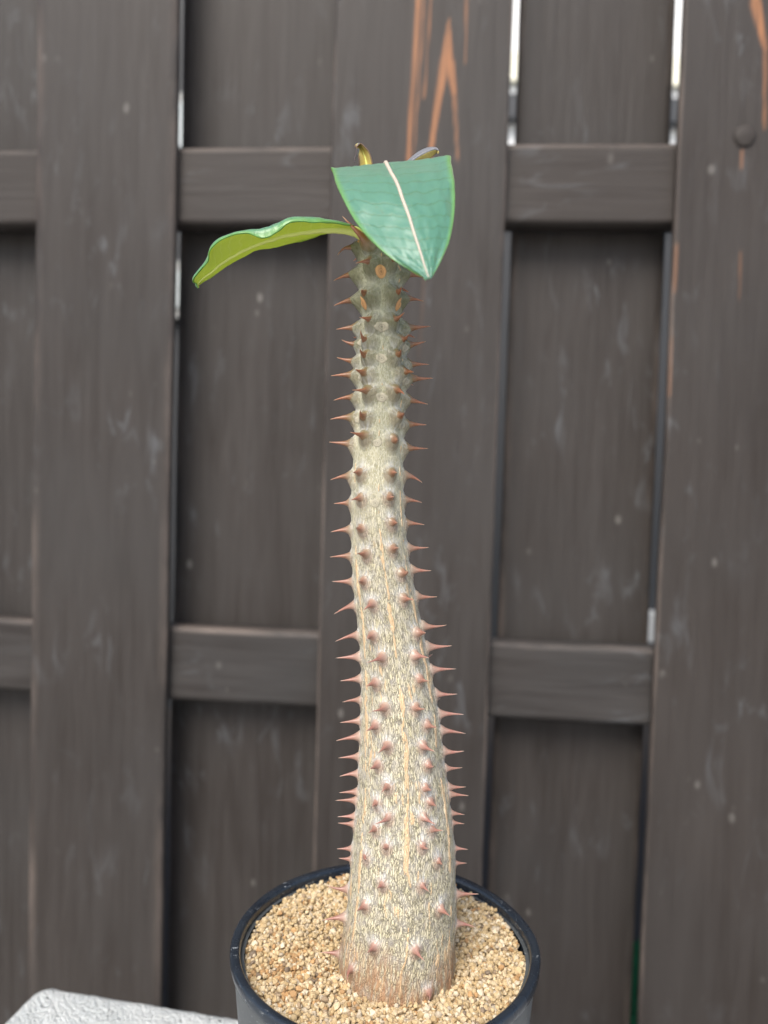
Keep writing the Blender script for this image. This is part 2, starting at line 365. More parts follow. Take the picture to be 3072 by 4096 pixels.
# spines: height on the stem, azimuth in degrees (0 faces -y), vector from base to tip
SPINES = [
    (0.5757,-26,-10.0,-3.3,8.1), (0.5757,-83,-7.8,-0.4,-1.2), (0.5696,29,2.9,-8.3,-2.8), (0.5680,-20,-5.5,-7.1,-2.0), (0.5664,83,9.9,-0.4,-1.5), (0.5656,-83,-9.0,-0.4,-2.6),
    (0.5578,36,2.6,-8.8,0.4), (0.5573,83,8.0,-0.4,-0.9), (0.5568,-34,-1.9,-9.0,-0.1), (0.5563,-83,-9.6,-0.4,-2.5), (0.5478,30,4.4,-6.5,1.8), (0.5472,-24,-4.5,-6.6,0.0),
    (0.5464,83,10.4,-0.4,0.9), (0.5459,-83,-8.8,-0.4,-0.8), (0.5409,48,3.4,-6.9,1.2), (0.5401,83,7.9,-0.4,1.5), (0.5400,-34,-2.6,-6.8,2.8), (0.5398,-83,-6.1,-0.4,1.5),
    (0.5352,33,1.8,-7.6,1.0), (0.5346,-34,-2.5,-7.3,1.5), (0.5334,-83,-7.4,-0.4,1.3), (0.5328,83,8.4,-0.4,0.3), (0.5294,52,4.2,-6.9,-0.9), (0.5283,-83,-9.6,-0.4,-0.5),
    (0.5281,-35,-4.0,-7.0,0.6), (0.5278,83,9.9,-0.4,0.3), (0.5224,32,3.5,-7.4,-2.3), (0.5218,-29,-5.7,-6.3,-0.5), (0.5199,-83,-8.4,-0.4,-1.2), (0.5198,83,8.5,-0.4,-1.5),
    (0.5130,42,2.3,-7.9,0.8), (0.5124,-83,-9.2,-0.4,-0.8), (0.5123,-34,-1.6,-7.9,1.9), (0.5106,83,8.2,-0.4,-0.0), (0.5053,-31,-5.2,-6.4,1.0), (0.5043,32,1.6,-7.9,-0.2),
    (0.5026,-83,-8.9,-0.4,0.5), (0.5018,83,8.8,-0.4,-0.0), (0.4921,30,2.0,-6.8,0.2), (0.4919,-37,-2.6,-6.6,0.0), (0.4914,83,6.8,-0.4,-2.5), (0.4905,-83,-7.5,-0.4,-1.6),
    (0.4833,26,1.7,-6.6,0.4), (0.4826,-34,-3.5,-5.8,-0.7), (0.4822,83,6.6,-0.4,-0.8), (0.4805,-83,-5.8,-0.4,-0.4), (0.4740,30,1.9,-6.6,0.4), (0.4735,83,7.1,-0.4,-0.4),
    (0.4713,-34,-1.6,-6.6,1.0), (0.4703,-83,-7.3,-0.4,-1.0), (0.4644,27,2.2,-6.9,1.1), (0.4641,83,7.9,-0.4,0.5), (0.4621,-28,-3.1,-6.6,0.9), (0.4603,-83,-8.2,-0.4,-0.5),
    (0.4558,83,7.5,-0.4,0.0), (0.4554,40,2.1,-7.1,1.6), (0.4521,-37,-1.5,-7.4,0.9), (0.4507,-83,-8.0,-0.4,-0.1), (0.4462,35,3.8,-6.7,0.6), (0.4459,83,8.0,-0.4,0.1),
    (0.4440,-25,-3.2,-7.1,-1.4), (0.4417,-83,-8.0,-0.4,-3.4), (0.4345,83,9.1,-0.4,0.8), (0.4334,50,2.9,-8.1,1.6), (0.4323,-32,-1.8,-8.6,0.3), (0.4304,-83,-8.9,-0.4,-2.6),
    (0.4267,83,9.6,-0.4,0.8), (0.4253,36,5.0,-7.2,0.9), (0.4246,-20,-5.6,-6.8,-0.5), (0.4222,-83,-9.3,-0.4,-0.7), (0.4180,83,9.6,-0.4,0.7), (0.4167,38,3.3,-7.7,1.3),
    (0.4149,-35,-3.5,-7.7,0.3), (0.4137,-83,-8.0,-0.4,-0.9), (0.4088,83,8.5,-0.4,0.3), (0.4068,24,3.6,-6.9,1.6), (0.4065,-22,-4.9,-6.3,0.3), (0.4056,-83,-7.3,-0.4,-0.9),
    (0.4011,83,9.8,-0.4,0.2), (0.4001,40,3.5,-7.7,1.3), (0.3994,-37,-3.6,-7.8,0.2), (0.3976,-83,-8.1,-0.4,-0.8), (0.3948,83,9.9,-0.4,-0.8), (0.3929,-19,-3.5,-7.8,-0.3),
    (0.3929,30,4.3,-7.3,0.4), (0.3916,-83,-9.4,-0.4,-1.8), (0.3868,83,8.2,-0.4,0.5), (0.3858,35,2.1,-7.2,2.2), (0.3854,-33,-3.2,-7.1,0.8), (0.3838,-83,-8.3,-0.4,-0.6),
    (0.3803,83,6.7,-0.4,0.6), (0.3782,-20,-2.4,-6.7,0.1), (0.3778,28,2.2,-6.6,1.8), (0.3772,-83,-7.5,-0.4,-1.1), (0.3731,83,7.1,-0.4,0.4), (0.3726,33,2.3,-6.7,1.1),
    (0.3716,-34,-1.9,-6.8,0.8), (0.3704,83,7.9,-0.4,-0.3), (0.3702,-83,-7.4,-0.4,-0.4), (0.3675,23,4.3,-5.4,-0.3), (0.3673,-19,-5.3,-4.5,-0.9), (0.3669,-83,-8.5,-0.4,-0.1),
    (0.3630,83,5.4,-0.4,-0.3), (0.3628,33,4.1,-4.7,1.6), (0.3621,-35,-2.9,-5.8,0.8), (0.3607,-83,-7.0,-0.4,-0.2), (0.3593,83,4.9,-0.4,-0.1), (0.3578,-83,-6.6,-0.4,0.3),
    (0.3576,20,2.0,-5.2,1.4), (0.3569,-20,-1.7,-4.9,1.7), (0.3508,-46,0.4,-4.9,1.1), (0.3508,39,1.6,-4.7,0.8), (0.3494,83,5.4,-0.4,-0.1), (0.3482,-83,-6.1,-0.4,-0.1),
    (0.3442,-83,-5.2,-0.4,0.3), (0.3437,83,4.8,-0.4,0.3), (0.3435,19,2.5,-4.9,0.1), (0.3432,-23,-2.1,-4.9,1.0), (0.3334,-42,-3.2,-7.3,1.8), (0.3332,41,3.3,-7.3,1.3),
    (0.3325,-83,-8.7,-0.4,1.2), (0.3317,83,9.3,-0.4,0.4), (0.3212,-83,-9.2,-0.4,-1.2), (0.3206,14,3.0,-7.5,0.6), (0.3203,-27,-2.9,-7.4,1.9), (0.3200,83,8.2,-0.4,-1.1),
    (0.3087,-50,-1.7,-7.9,0.2), (0.3069,-83,-7.9,-0.4,0.5), (0.3044,29,-0.2,-7.9,1.9),
]
# leaf sections: margin, midrib, margin from the fold to the tip
BIG=[
 ((-0.0215,0.2690,0.5956),(-0.0029,0.2670,0.5967),(0.0188,0.2670,0.5998)),
 ((-0.0204,0.2625,0.5918),(-0.0020,0.2600,0.5929),(0.0190,0.2605,0.5950)),
 ((-0.0190,0.2545,0.5862),(-0.0007,0.2515,0.5874),(0.0192,0.2530,0.5884)),
 ((-0.0171,0.2480,0.5805),(0.0013,0.2440,0.5810),(0.0193,0.2465,0.5815)),
 ((-0.0144,0.2420,0.5740),(0.0031,0.2370,0.5738),(0.0190,0.2400,0.5738)),
 ((-0.0109,0.2370,0.5672),(0.0050,0.2320,0.5673),(0.0181,0.2340,0.5664)),
 ((-0.0070,0.2325,0.5614),(0.0065,0.2280,0.5613),(0.0169,0.2300,0.5605)),
 ((-0.0021,0.2280,0.5557),(0.0080,0.2250,0.5562),(0.0151,0.2260,0.5551)),
 ((0.0031,0.2250,0.5516),(0.0092,0.2225,0.5518),(0.0134,0.2235,0.5512)),
 ((0.0073,0.2220,0.5485),(0.0102,0.2210,0.5486),(0.0122,0.2215,0.5485)),
 ((0.0102,0.2205,0.5469),(0.0108,0.2200,0.5467),(0.0113,0.2205,0.5470)),
]
SIDE=[
 ((-0.0136,0.2886,0.5798),(-0.0136,0.2850,0.5802),(-0.0139,0.2811,0.5806),(-0.0138,0.2803,0.5801)),
 ((-0.0207,0.2922,0.5819),(-0.0217,0.2850,0.5808),(-0.0212,0.2772,0.5811),(-0.0211,0.2757,0.5794)),
 ((-0.0264,0.2952,0.5813),(-0.0275,0.2850,0.5802),(-0.0284,0.2739,0.5807),(-0.0270,0.2718,0.5781)),
 ((-0.0326,0.2970,0.5805),(-0.0340,0.2850,0.5791),(-0.0352,0.2720,0.5798),(-0.0348,0.2695,0.5773)),
 ((-0.0386,0.2970,0.5787),(-0.0409,0.2850,0.5775),(-0.0406,0.2720,0.5776),(-0.0398,0.2695,0.5738)),
 ((-0.0446,0.2970,0.5769),(-0.0463,0.2850,0.5756),(-0.0450,0.2720,0.5758),(-0.0449,0.2695,0.5717)),
 ((-0.0514,0.2970,0.5754),(-0.0524,0.2850,0.5732),(-0.0509,0.2720,0.5752),(-0.0507,0.2695,0.5730)),
 ((-0.0560,0.2964,0.5732),(-0.0581,0.2850,0.5700),(-0.0580,0.2727,0.5730),(-0.0578,0.2703,0.5716)),
 ((-0.0606,0.2952,0.5700),(-0.0627,0.2850,0.5668),(-0.0630,0.2739,0.5701),(-0.0630,0.2718,0.5680)),
 ((-0.0644,0.2928,0.5661),(-0.0665,0.2850,0.5636),(-0.0657,0.2765,0.5655),(-0.0648,0.2749,0.5643)),
 ((-0.0684,0.2892,0.5619),(-0.0699,0.2850,0.5607),(-0.0705,0.2804,0.5605),(-0.0702,0.2796,0.5600)),
 ((-0.0708,0.2862,0.5591),(-0.0710,0.2850,0.5588),(-0.0713,0.2837,0.5590),(-0.0712,0.2834,0.5587)),
 ((-0.0703,0.2854,0.5579),(-0.0703,0.2850,0.5579),(-0.0703,0.2846,0.5578),(-0.0703,0.2845,0.5577)),
]
YA=[
 ((-0.0116,0.2970,0.6037),(-0.0103,0.3000,0.6049),(-0.0088,0.2970,0.6038)),
 ((-0.0131,0.2970,0.6077),(-0.0104,0.3000,0.6090),(-0.0081,0.2970,0.6079)),
 ((-0.0133,0.2970,0.6104),(-0.0110,0.3000,0.6119),(-0.0085,0.2970,0.6104)),
 ((-0.0139,0.2970,0.6131),(-0.0120,0.3000,0.6145),(-0.0095,0.2970,0.6132)),
 ((-0.0144,0.2970,0.6147),(-0.0131,0.3000,0.6164),(-0.0111,0.2970,0.6151)),
 ((-0.0149,0.2970,0.6157),(-0.0141,0.3000,0.6176),(-0.0130,0.2970,0.6164)),
 ((-0.0149,0.2970,0.6151),(-0.0149,0.3000,0.6167),(-0.0145,0.2970,0.6149)),
]
YFLAP=[
 ((-0.0134,0.2955,0.6140),(-0.0141,0.2930,0.6129)),
 ((-0.0134,0.2955,0.6128),(-0.0142,0.2930,0.6116)),
 ((-0.0138,0.2955,0.6115),(-0.0144,0.2930,0.6104)),
 ((-0.0143,0.2955,0.6104),(-0.0147,0.2930,0.6094)),
 ((-0.0148,0.2955,0.6090),(-0.0149,0.2930,0.6081)),
]
YB=[
 ((0.0021,0.3000,0.6066),(0.0028,0.2960,0.6047),(0.0038,0.2985,0.6057)),
 ((0.0049,0.3000,0.6113),(0.0062,0.2960,0.6095),(0.0082,0.2985,0.6104)),
 ((0.0071,0.3000,0.6136),(0.0084,0.2960,0.6116),(0.0107,0.2985,0.6115)),
 ((0.0098,0.3000,0.6156),(0.0114,0.2960,0.6134),(0.0133,0.2985,0.6123)),
 ((0.0125,0.3000,0.6168),(0.0138,0.2960,0.6145),(0.0151,0.2985,0.6137)),
 ((0.0149,0.3000,0.6171),(0.0153,0.2960,0.6148),(0.0161,0.2985,0.6146)),
 ((0.0165,0.3000,0.6165),(0.0165,0.2960,0.6144),(0.0167,0.2985,0.6147)),
 ((0.0165,0.3000,0.6149),(0.0164,0.2960,0.6131),(0.0166,0.2985,0.6142)),
]

# ------------------------------------------------------------------ plant pot
POT_X, POT_Y, RIM_Z = .0053, .2952, .3097
SOIL_Z = .3020
def lathe(name, prof, mat, parent, seg=160, wob=0.0):
    P = np.array(prof); a = np.linspace(0, 2*math.pi, seg, endpoint=False)
    r = P[:, 0][:, None]*np.ones(seg); z = P[:, 1][:, None]*np.ones(seg)
    if wob:
        c = np.stack([np.cos(a)[None, :]+0*r, np.sin(a)[None, :]+0*r, 20*z], -1)
        r = r + vnoise(c, 2.2, 3)*wob + vnoise(c, 14, 4)*wob*.12; z = z + vnoise(c, 1.6, 6)*wob*.6
    V = np.stack([r*np.cos(a), r*np.sin(a), z], -1).reshape(-1, 3)
    F = [f[::-1].tolist() for f in grid_faces(seg, len(P), True)]
    return mesh(name, V, F, mat, parent)
def mat_pot(name, base, dust, rough):
    n = NT(name); v = n.coord('Object')
    sc = n.noise(n.mapping(v, (1, 1, 1)), 900, 3, .7); ed = n.noise(v, 60, 4, .6); streak = n.noise(n.mapping(v, (1, 1, 6)), 160, 4, .7, 1.0)
    col = n.mix(n.ramp(ed, [(.35, 0.0), (.75, .7)]), base, dust)
    chips = n.math('MULTIPLY', n.ramp(streak, [(.60, 0.0), (.70, 1.0)]), n.ramp(sc, [(.48, 0.0), (.60, .9)]))
    col = n.mix(chips, col, (.42, .45, .46))
    return n.out(Base_Color=col, Roughness=n.ramp(ed, [(.3, rough), (.7, rough+.18)]), Normal=n.bump(ed, .15, .001))
M_rim = mat_pot('black_plastic', (.010, .014, .021), (.022, .030, .040), .16)
M_body = mat_pot('dusty_black_plastic', (.055, .061, .065), (.10, .11, .11), .42)
pot = empty('plant_pot', (POT_X, POT_Y, BLOCK_TOP)); tag(pot, 'round black plastic nursery pot filled with tan grit', 'pot')
h = RIM_Z-BLOCK_TOP
lathe('pot_body', [(.0440, .0005), (.0475, .0005), (.0482, .004), (.0583, h-.0065), (.0586, h-.0045), (.0586, h-.0040), (.0545, h-.0040)], M_body, pot, wob=.0004)
lathe('rim', [(.0580, h-.0044), (.0594, h-.0043), (.0599, h-.0036), (.0600, h-.0020), (.0598, h-.0007), (.0592, h), (.0572, h-.0001), (.0564, h-.0006), (.0560, h-.0018), (.0556, h-.012), (.0535, h-.030)], M_rim, pot, 200, wob=.0005)

# ------------------------------------------------------------------ grit in the pot
def ico(sub):
    bm = bmesh.new(); bmesh.ops.create_icosphere(bm, subdivisions=sub, radius=1); V = np.array([v.co for v in bm.verts]); bm.verts.index_update()
    F = np.array([[v.index for v in f.verts] for f in bm.faces]); bm.free(); return V, F
def soil_height(x, y):
    r = np.hypot(x, y); P = np.stack([x, y, 0*x], -1)
    return SOIL_Z + .0006*vnoise(P, 60, 2) + .0005*vnoise(P, 140, 3) + .0030*sstep(-.01, .05, y)*sstep(.02, .05, r) + .0010*sstep(.03, .055, r) - .0014*sstep(.034, .024, np.hypot(x-.005, y+.004))
def gravel():
    bv, bf = ico(2); kinds = []
    for k in range(16):
        s = np.array([1, rng.uniform(.72, 1.0), rng.uniform(.62, .95)]); v = bv*(1+.26*vnoise(bv, 1.4, k+3)[:, None]+.16*vnoise(bv, 3.2, k+33)[:, None])*s
        for _ in range(4):                      # knock off a few flat facets
            d = rng.normal(size=3); d /= np.linalg.norm(d); h_ = v@d; c_ = .72*h_.max(); v = v-np.outer(np.clip(h_-c_, 0, None)*.85, d)
        kinds.append(v)
    pts = []
    for layer, (dz, sp) in enumerate(((-.0016, .0017), (-.0006, .00158), (.0002, .0019), (.0009, .0040))):
        n = int(.12/sp)
        for i in range(-n//2-2, n//2+3):
            for j in range(-n//2-4, n//2+5):
                x = (i+.5*(j % 2))*sp + rng.normal(0, sp*.26); y = j*sp*.866 + rng.normal(0, sp*.26)
                if math.hypot(x, y) < .0548 and math.hypot(x-.0048, y+.0042) > .0205: pts.append((x, y, dz, layer))
    pts = np.array(pts); n = len(pts); z = soil_height(pts[:, 0], pts[:, 1]) + pts[:, 2] + rng.normal(0, .0004, n)
    size = np.clip(rng.lognormal(math.log(.00096), .22, n), .0005, .0019)
    pal = np.array([(.50, .385, .215), (.58, .47, .30), (.45, .33, .17), (.64, .56, .41), (.39, .23, .10), (.30, .225, .145), (.46, .40, .30), (.17, .135, .10)]); pw = [.33, .28, .14, .10, .05, .04, .04, .02]
    ci = rng.choice(len(pal), n, p=pw); col = pal[ci]*rng.uniform(.85, 1.12, (n, 1))
    # a damp ochre patch on the left
    dm = np.exp(-((pts[:, 0]+.036)**2+(pts[:, 1]+.010)**2)/.00016); pick = rng.random(n) < dm*.35
    col[pick] = np.array([(.42, .25, .11)])*rng.uniform(.6, 1.25, (pick.sum(), 1))
    VV, CC, FF, off = [], [], [], 0
    for k in range(n):
        q = rng.normal(size=4); q /= np.linalg.norm(q); a, b, c, d = q
        Rm = np.array([[1-2*(c*c+d*d), 2*(b*c-a*d), 2*(b*d+a*c)], [2*(b*c+a*d), 1-2*(b*b+d*d), 2*(c*d-a*b)], [2*(b*d-a*c), 2*(c*d+a*b), 1-2*(b*b+c*c)]])
        v = kinds[k % 16]@Rm.T*size[k] + (pts[k, 0], pts[k, 1], z[k]); VV.append(v); FF.append(bf+off); off += len(v)
        CC.append(np.repeat([[*col[k], 1]], len(v), 0))
    V = np.concatenate(VV); F = np.concatenate(FF); C = np.concatenate(CC)
    # the bed under the loose top grains
    g = np.linspace(-.0548, .0548, 70); X, Y = np.meshgrid(g, g); R = np.hypot(X, Y); k = np.minimum(1, .0548/np.maximum(R, 1e-9)); X, Y = X*k, Y*k
    B = np.stack([X, Y, soil_height(X, Y)-.0024], -1).reshape(-1, 3); Fb = grid_faces(70, 70, off=len(V))
    V = np.concatenate([V, B]); C = np.concatenate([C, np.repeat([[.22, .16, .095, 1]], len(B), 0)])
    me = bpy.data.meshes.new('grit'); me.from_pydata(V.tolist(), [], F.tolist()+Fb.tolist()); me.update()
    cattr(me, 'grain', C)
    nt = NT('tan_grit'); v = nt.coord('Object'); f = nt.noise(v, 1600, 3, .7)
    cc = nt.mix(nt.ramp(f, [(.35, .35), (.65, 0.0)]), nt.attr('grain', 'Color'), (.30, .19, .09))
    me.materials.append(nt.out(Base_Color=cc, Roughness=.85, Normal=nt.bump(f, .5, .0004)))
    o = link(bpy.data.objects.new('grit', me)); o.location = (POT_X, POT_Y, 0)
    tag(o, 'coarse tan and ochre grit filling the black pot', 'grit', kind='stuff')
gravel()

# ------------------------------------------------------------------ the succulent: stem
YS = .291
A_ = np.array([(.285, .0100, .0222)] + AXIS[:-2] + [(.5719, -.0048, .0080), (.580, -.0046, .0076), (.586, -.0044, .0066), (.5900, -.0042, .0046), (.5916, -.0041, .0012)])
def smooth_tab(col, z):
    w = 0; o = 0
    for d, k in ((-.006, .12), (-.003, .22), (0, .32), (.003, .22), (.006, .12)):
        o = o + k*np.interp(z+d, A_[:, 0], A_[:, col]); w += k
    e = np.interp(z, A_[:, 0], A_[:, col]); t = sstep(.574, .582, z); return (o/w)*(1-t) + e*t
def waist(z): return (.0002+.0008*sstep(.42, .54, z))*sstep(.35, .44, z)*sstep(.588, .580, z)     # the stem proper, between the tubercles
def stem_c(z): return smooth_tab(1, z), smooth_tab(2, z)-waist(np.asarray(z, float))
spines = [(z, a, Vector((x, y, w))*.001) for z, a, x, y, w in SPINES]
# the far side carries the same paired rows
for z, a, v in list(spines):
    if abs(a) > 70 and z > .312:
        s = 1 if a > 0 else -1; L = v.length*random.uniform(.9, 1.1); aa = s*random.uniform(136, 152)
        spines.append((z+random.uniform(-.003, .001), aa, Vector((math.sin(rad(aa)), -math.cos(rad(aa)), random.uniform(-.2, .15))).normalized()*L))
def tub_amp(z, L):
    y_ = float(sstep(.44, .56, z)); return (.0015+.0029*y_)*min(1.2, L)
NA, NZ = 384, 940
zz = np.linspace(.286, A_[-1, 0], NZ); zz[-1] = A_[-1, 0]; aa = np.linspace(-math.pi, math.pi, NA, endpoint=False)
Zg, Ag = np.meshgrid(zz, aa, indexing='ij'); cx, rr = stem_c(Zg)
hgt = sstep(.44, .56, Zg)                     # 0 old bark, 1 young growth
tub = np.zeros_like(Zg); dr = np.zeros_like(Zg); over = np.zeros_like(Zg)
for z, a, v in spines:
    i0, i1 = np.searchsorted(zz, [z-.016, z+.016]); sl = slice(i0, i1)
    da = (Ag[sl]-rad(a)+math.pi) % (2*math.pi)-math.pi; du = da*rr[sl]; dz = Zg[sl]-z
    y_ = float(sstep(.44, .56, z)); L = v.length*1000/8
    sg = .0021+.0006*y_; amp = tub_amp(z, L)
    Rl = .0033+.0014*y_; dd = np.sqrt((du/Rl)**2 + np.where(dz < 0, dz/(Rl*1.42), dz/(Rl*.98))**2)
    q_ = np.clip(1-dd, 0, 1); e = q_**1.2*(1-.35*np.exp(-((1-dd)/.12)**2))
    t = sstep(.02, .48, q_); tub[sl] = np.maximum(tub[sl], t)
    dr[sl] = np.maximum(dr[sl], amp*e)
    ang = np.arctan2(du, dz+.0004); st_ = .45+.55*vnoise(np.stack([ang, 0*ang+z*50, 0*ang], -1), 7, 5)
    over[sl] = np.maximum(over[sl], st_*np.exp(-(du**2/(2*(sg*1.3)**2)+(dz-.0012-.6*sg)**2/(2*(sg*.80)**2))))
P3 = np.stack([np.cos(Ag)*rr, np.sin(Ag)*rr, Zg], -1)
Pv = np.stack([np.cos(Ag)*rr, np.sin(Ag)*rr, Zg*.25], -1)
# cork fissures between the ribs, broken up and ragged
fis = np.zeros_like(Zg)
for k, (a0, ztop, wmax) in enumerate(((5, .512, .0021), (-57, .535, .0016), (60, .52, .0017), (115, .52, .0016), (-115, .52, .0016), (180, .52, .0018))):
    az = rad(a0) + .07*vnoise(np.stack([Zg*0+k, Zg*0, Zg], -1), 45, k) + .035*vnoise(np.stack([Zg*0+k, Zg*0, Zg], -1), 160, k+7)
    du = abs((Ag-az+math.pi) % (2*math.pi)-math.pi)*rr
    grow = sstep(ztop, ztop-.09, Zg)*(.45+.55*sstep(.50, .38, Zg))*(.35+.65*sstep(.318, .335, Zg))
    w = wmax*.66*grow*(1+.55*vnoise(np.stack([Zg*0+k, Zg*0, Zg], -1), 420, k+3))*np.clip(.70+1.6*vnoise(np.stack([Zg*0+k+.5, Zg*0, Zg], -1), 170, k+11), 0, 1.1)
    w = np.minimum(w, .00085) + .00022*vnoise(np.stack([np.cos(Ag)*rr, np.sin(Ag)*rr, Zg*.5], -1), 900, k); ok = w > .00012; w = np.maximum(w, 1e-5)
    fis = np.maximum(fis, ok*(1-sstep(w*.75, w*1.1+1e-5, du)))
# minor cracks with cork in them all over the old bark
wig = .0009*vnoise(np.stack([Ag*rr, 0*Zg, Zg], -1), 260, 70)
mc = vnoise(np.stack([Ag*rr+wig, 0*Zg, Zg*.10], -1), 1500, 77); gate = vnoise(np.stack([Ag*rr, 0*Zg, Zg*.5], -1), 160, 78)
fis = fis*sstep(-.55, -.15, vnoise(np.stack([Ag*rr, 0*Zg, Zg*.35], -1), 1300, 66)+.25*vnoise(np.stack([Ag*rr, 0*Zg, Zg], -1), 500, 67))
mino = sstep(.40, .66, mc)*sstep(.0, .4, gate)*sstep(.50, .42, Zg)*.72
fis = np.clip(np.maximum(fis, mino*(1-tub)), 0, 1)
cork = vnoise(np.stack([Ag*rr, 0*Zg, Zg*.3], -1), 950, 21)*.5+vnoise(np.stack([Ag*rr, 0*Zg, Zg*.45], -1), 430, 22)*.5
rough = (1-hgt)*(1-.7*tub)
disp = dr + .00030*fis + rough*(.00022*cork + .00035*vnoise(Pv, 160, 31)) + .0002*vnoise(P3, 90, 41)
root = sstep(.318, .302, Zg)*np.maximum(0, vnoise(np.stack([Ag*rr, 0*Zg, Zg*.12], -1), 330, 61))*.0009
damp = 1 - sstep(.98, 1.0, (Zg-.286)/(A_[-1, 0]-.286))
rad_ = rr + (disp+root)*np.minimum(1, rr/.006)
V = np.stack([cx+rad_*np.sin(Ag), YS-rad_*np.cos(Ag), Zg], -1)
plant = empty('spiny_succulent', (.0100, YS, SOIL_Z)); tag(plant, 'tall spiny pachypodium with a thick grey stem and few leaves growing in the black pot', 'succulent')
base = np.array([.0100, YS, SOIL_Z])
F = grid_faces(NA, NZ, True).tolist()
F.append([ (NZ-1)*NA+i for i in range(NA)])

def mat_stem():
    n = NT('stem_bark'); 
    uv = n.t.nodes.new('ShaderNodeUVMap'); uv.uv_map = 'bark'; u = uv.outputs[0]     # in millimetres / 10
    wn_ = n.noise(u, 5.0, 3, .6, out='Color')
    wv = n.t.nodes.new('ShaderNodeVectorMath'); wv.operation = 'SCALE'; sub = n.t.nodes.new('ShaderNodeVectorMath'); sub.operation = 'SUBTRACT'
    n.t.links.new(wn_, sub.inputs[0]); sub.inputs[1].default_value = (.5, .5, .5); n.t.links.new(sub.outputs[0], wv.inputs[0]); wv.inputs['Scale'].default_value = .16
    ad = n.t.nodes.new('ShaderNodeVectorMath'); n.t.links.new(u, ad.inputs[0]); n.t.links.new(wv.outputs[0], ad.inputs[1]); w = ad.outputs[0]
    young, tubm, fism, ovm = n.attr('young'), n.attr('tubercle'), n.attr('fissure'), n.attr('hair_glint')
    # net of pale cracked skin: tall narrow cells on old bark, rounder ones higher up
    e1 = n.voronoi(n.mapping(w, (1, .11, 1)), 17.0, 'DISTANCE_TO_EDGE'); e2 = n.voronoi(n.mapping(w, (1, .55, 1)), 10.0, 'DISTANCE_TO_EDGE')
    old_net = n.ramp(e1, [(.02, 0.0), (.17, 1.0)]); net2 = n.ramp(e2, [(.03, 1.0), (.13, 0.0)])
    g = n.noise(n.mapping(u, (1, .25, 1)), 22, 4, .65); big = n.noise(u, 2.2, 3, .6); mid = n.noise(n.mapping(u, (1, .5, 1)), 6, 4, .6)
    old = n.mix(n.ramp(mid, [(.3, 0.0), (.7, 1.0)]), (.44, .395, .255), (.66, .60, .44))
    old = n.mix(n.ramp(n.noise(n.mapping(u, (1, .2, 1), (3, 7, 0)), 9, 3, .6), [(.5, 0.0), (.68, .6)]), old, (.58, .53, .31))
    old = n.mix(n.math('MULTIPLY', n.math('SUBTRACT', 1.0, old_net), n.ramp(mid, [(.3, .95), (.7, .55)])), old, (.075, .067, .052))
    old = n.mix(n.ramp(n.noise(n.mapping(u, (1, .6, 1), (9, 2, 0)), 3.5, 3, .6), [(.45, 0.0), (.68, .55)]), old, (.40, .375, .35))
    old = n.mix(n.ramp(g, [(.55, 0.0), (.75, .5)]), old, (.66, .61, .49))
    yng = n.mix(n.ramp(mid, [(.3, 0.0), (.7, 1.0)]), (.21, .215, .130), (.37, .37, .255))
    yng = n.mix(n.math('MULTIPLY', net2, n.ramp(big, [(.3, .25), (.6, .75)])), yng, (.50, .49, .37))
    yng = n.mix(n.ramp(g, [(.56, 0.0), (.76, .55)]), yng, (.56, .54, .42))
    midc = n.mix(n.ramp(big, [(.3, 0.0), (.7, 1.0)]), (.36, .335, .20), (.52, .485, .33))
    midc = n.mix(n.math('MULTIPLY', net2, .75), midc, (.66, .63, .50))
    midc = n.mix(n.ramp(g, [(.2, .5), (.42, 0.0)]), midc, (.17, .155, .11))
    col = n.mix(n.ramp(young, [(.0, 0.0), (.45, 1.0)]), old, midc); col = n.mix(n.ramp(young, [(.50, 0.0), (.95, 1.0)]), col, yng)
    # smooth skin on each tubercle; silvery hairs above the spine, plus a painted highlight on young tops
    skin = n.mix(young, (.37, .275, .215), (.150, .147, .078))
    col = n.mix(n.ramp(tubm, [(.0, 0.0), (1.0, .80)]), col, skin)
    hair = n.noise(n.mapping(w, (1.6, .5, 1)), 16, 3, .6)
    col = n.mix(n.math('MULTIPLY', n.math('MULTIPLY', n.ramp(ovm, [(.08, 0.0), (.70, .85)]), n.ramp(hair, [(.3, .5), (.62, 1.0)])), n.ramp(young, [(.3, 1.0), (1.0, .55)])), col, (.58, .585, .57))
    corkc = n.mix(n.noise(n.mapping(u, (1, .4, 1)), 12, 3, .7), (.52, .29, .12), (.80, .66, .44)); corkc = n.mix(n.ramp(g, [(.25, .8), (.42, 0.0)]), corkc, (.20, .13, .07))
    col = n.mix(n.ramp(fism, [(.15, 0.0), (.6, .95)]), col, corkc)
    # reddish brown skin at the soil line
    col = n.mix(n.math('MULTIPLY', n.attr('foot'), n.ramp(n.noise(n.mapping(u, (1, .12, 1)), 9, 3, .6), [(.36, .1), (.58, .95)])), col, (.36, .21, .115))
    hgt_ = n.math('ADD', n.math('MULTIPLY', old_net, .6), n.math('MULTIPLY', g, .5))
    st = n.bump(hgt_, .75, .0006)
    return n.out(Base_Color=col, Roughness=n.mix(n.ramp(tubm, [(.2, 0.0), (.7, 1.0)]), (.58, .58, .58), (.22, .22, .22)), Normal=st, Specular_IOR_Level=.45)
M_stem = mat_stem()
trunk = mesh('stem', V.reshape(-1, 3), F, M_stem, plant, origin=base); trunk.location = (0, 0, 0)
me = trunk.data; attr(me, 'young', hgt + .12*vnoise(P3, 120, 91)*(hgt > .02)*(hgt < .98)); attr(me, 'tubercle', tub); attr(me, 'fissure', fis); attr(me, 'hair_glint', over*(1-.8*fis))
attr(me, 'foot', sstep(.323, .304, Zg + .006*vnoise(P3, 70, 95) + .004*np.cos(Ag-.7)))
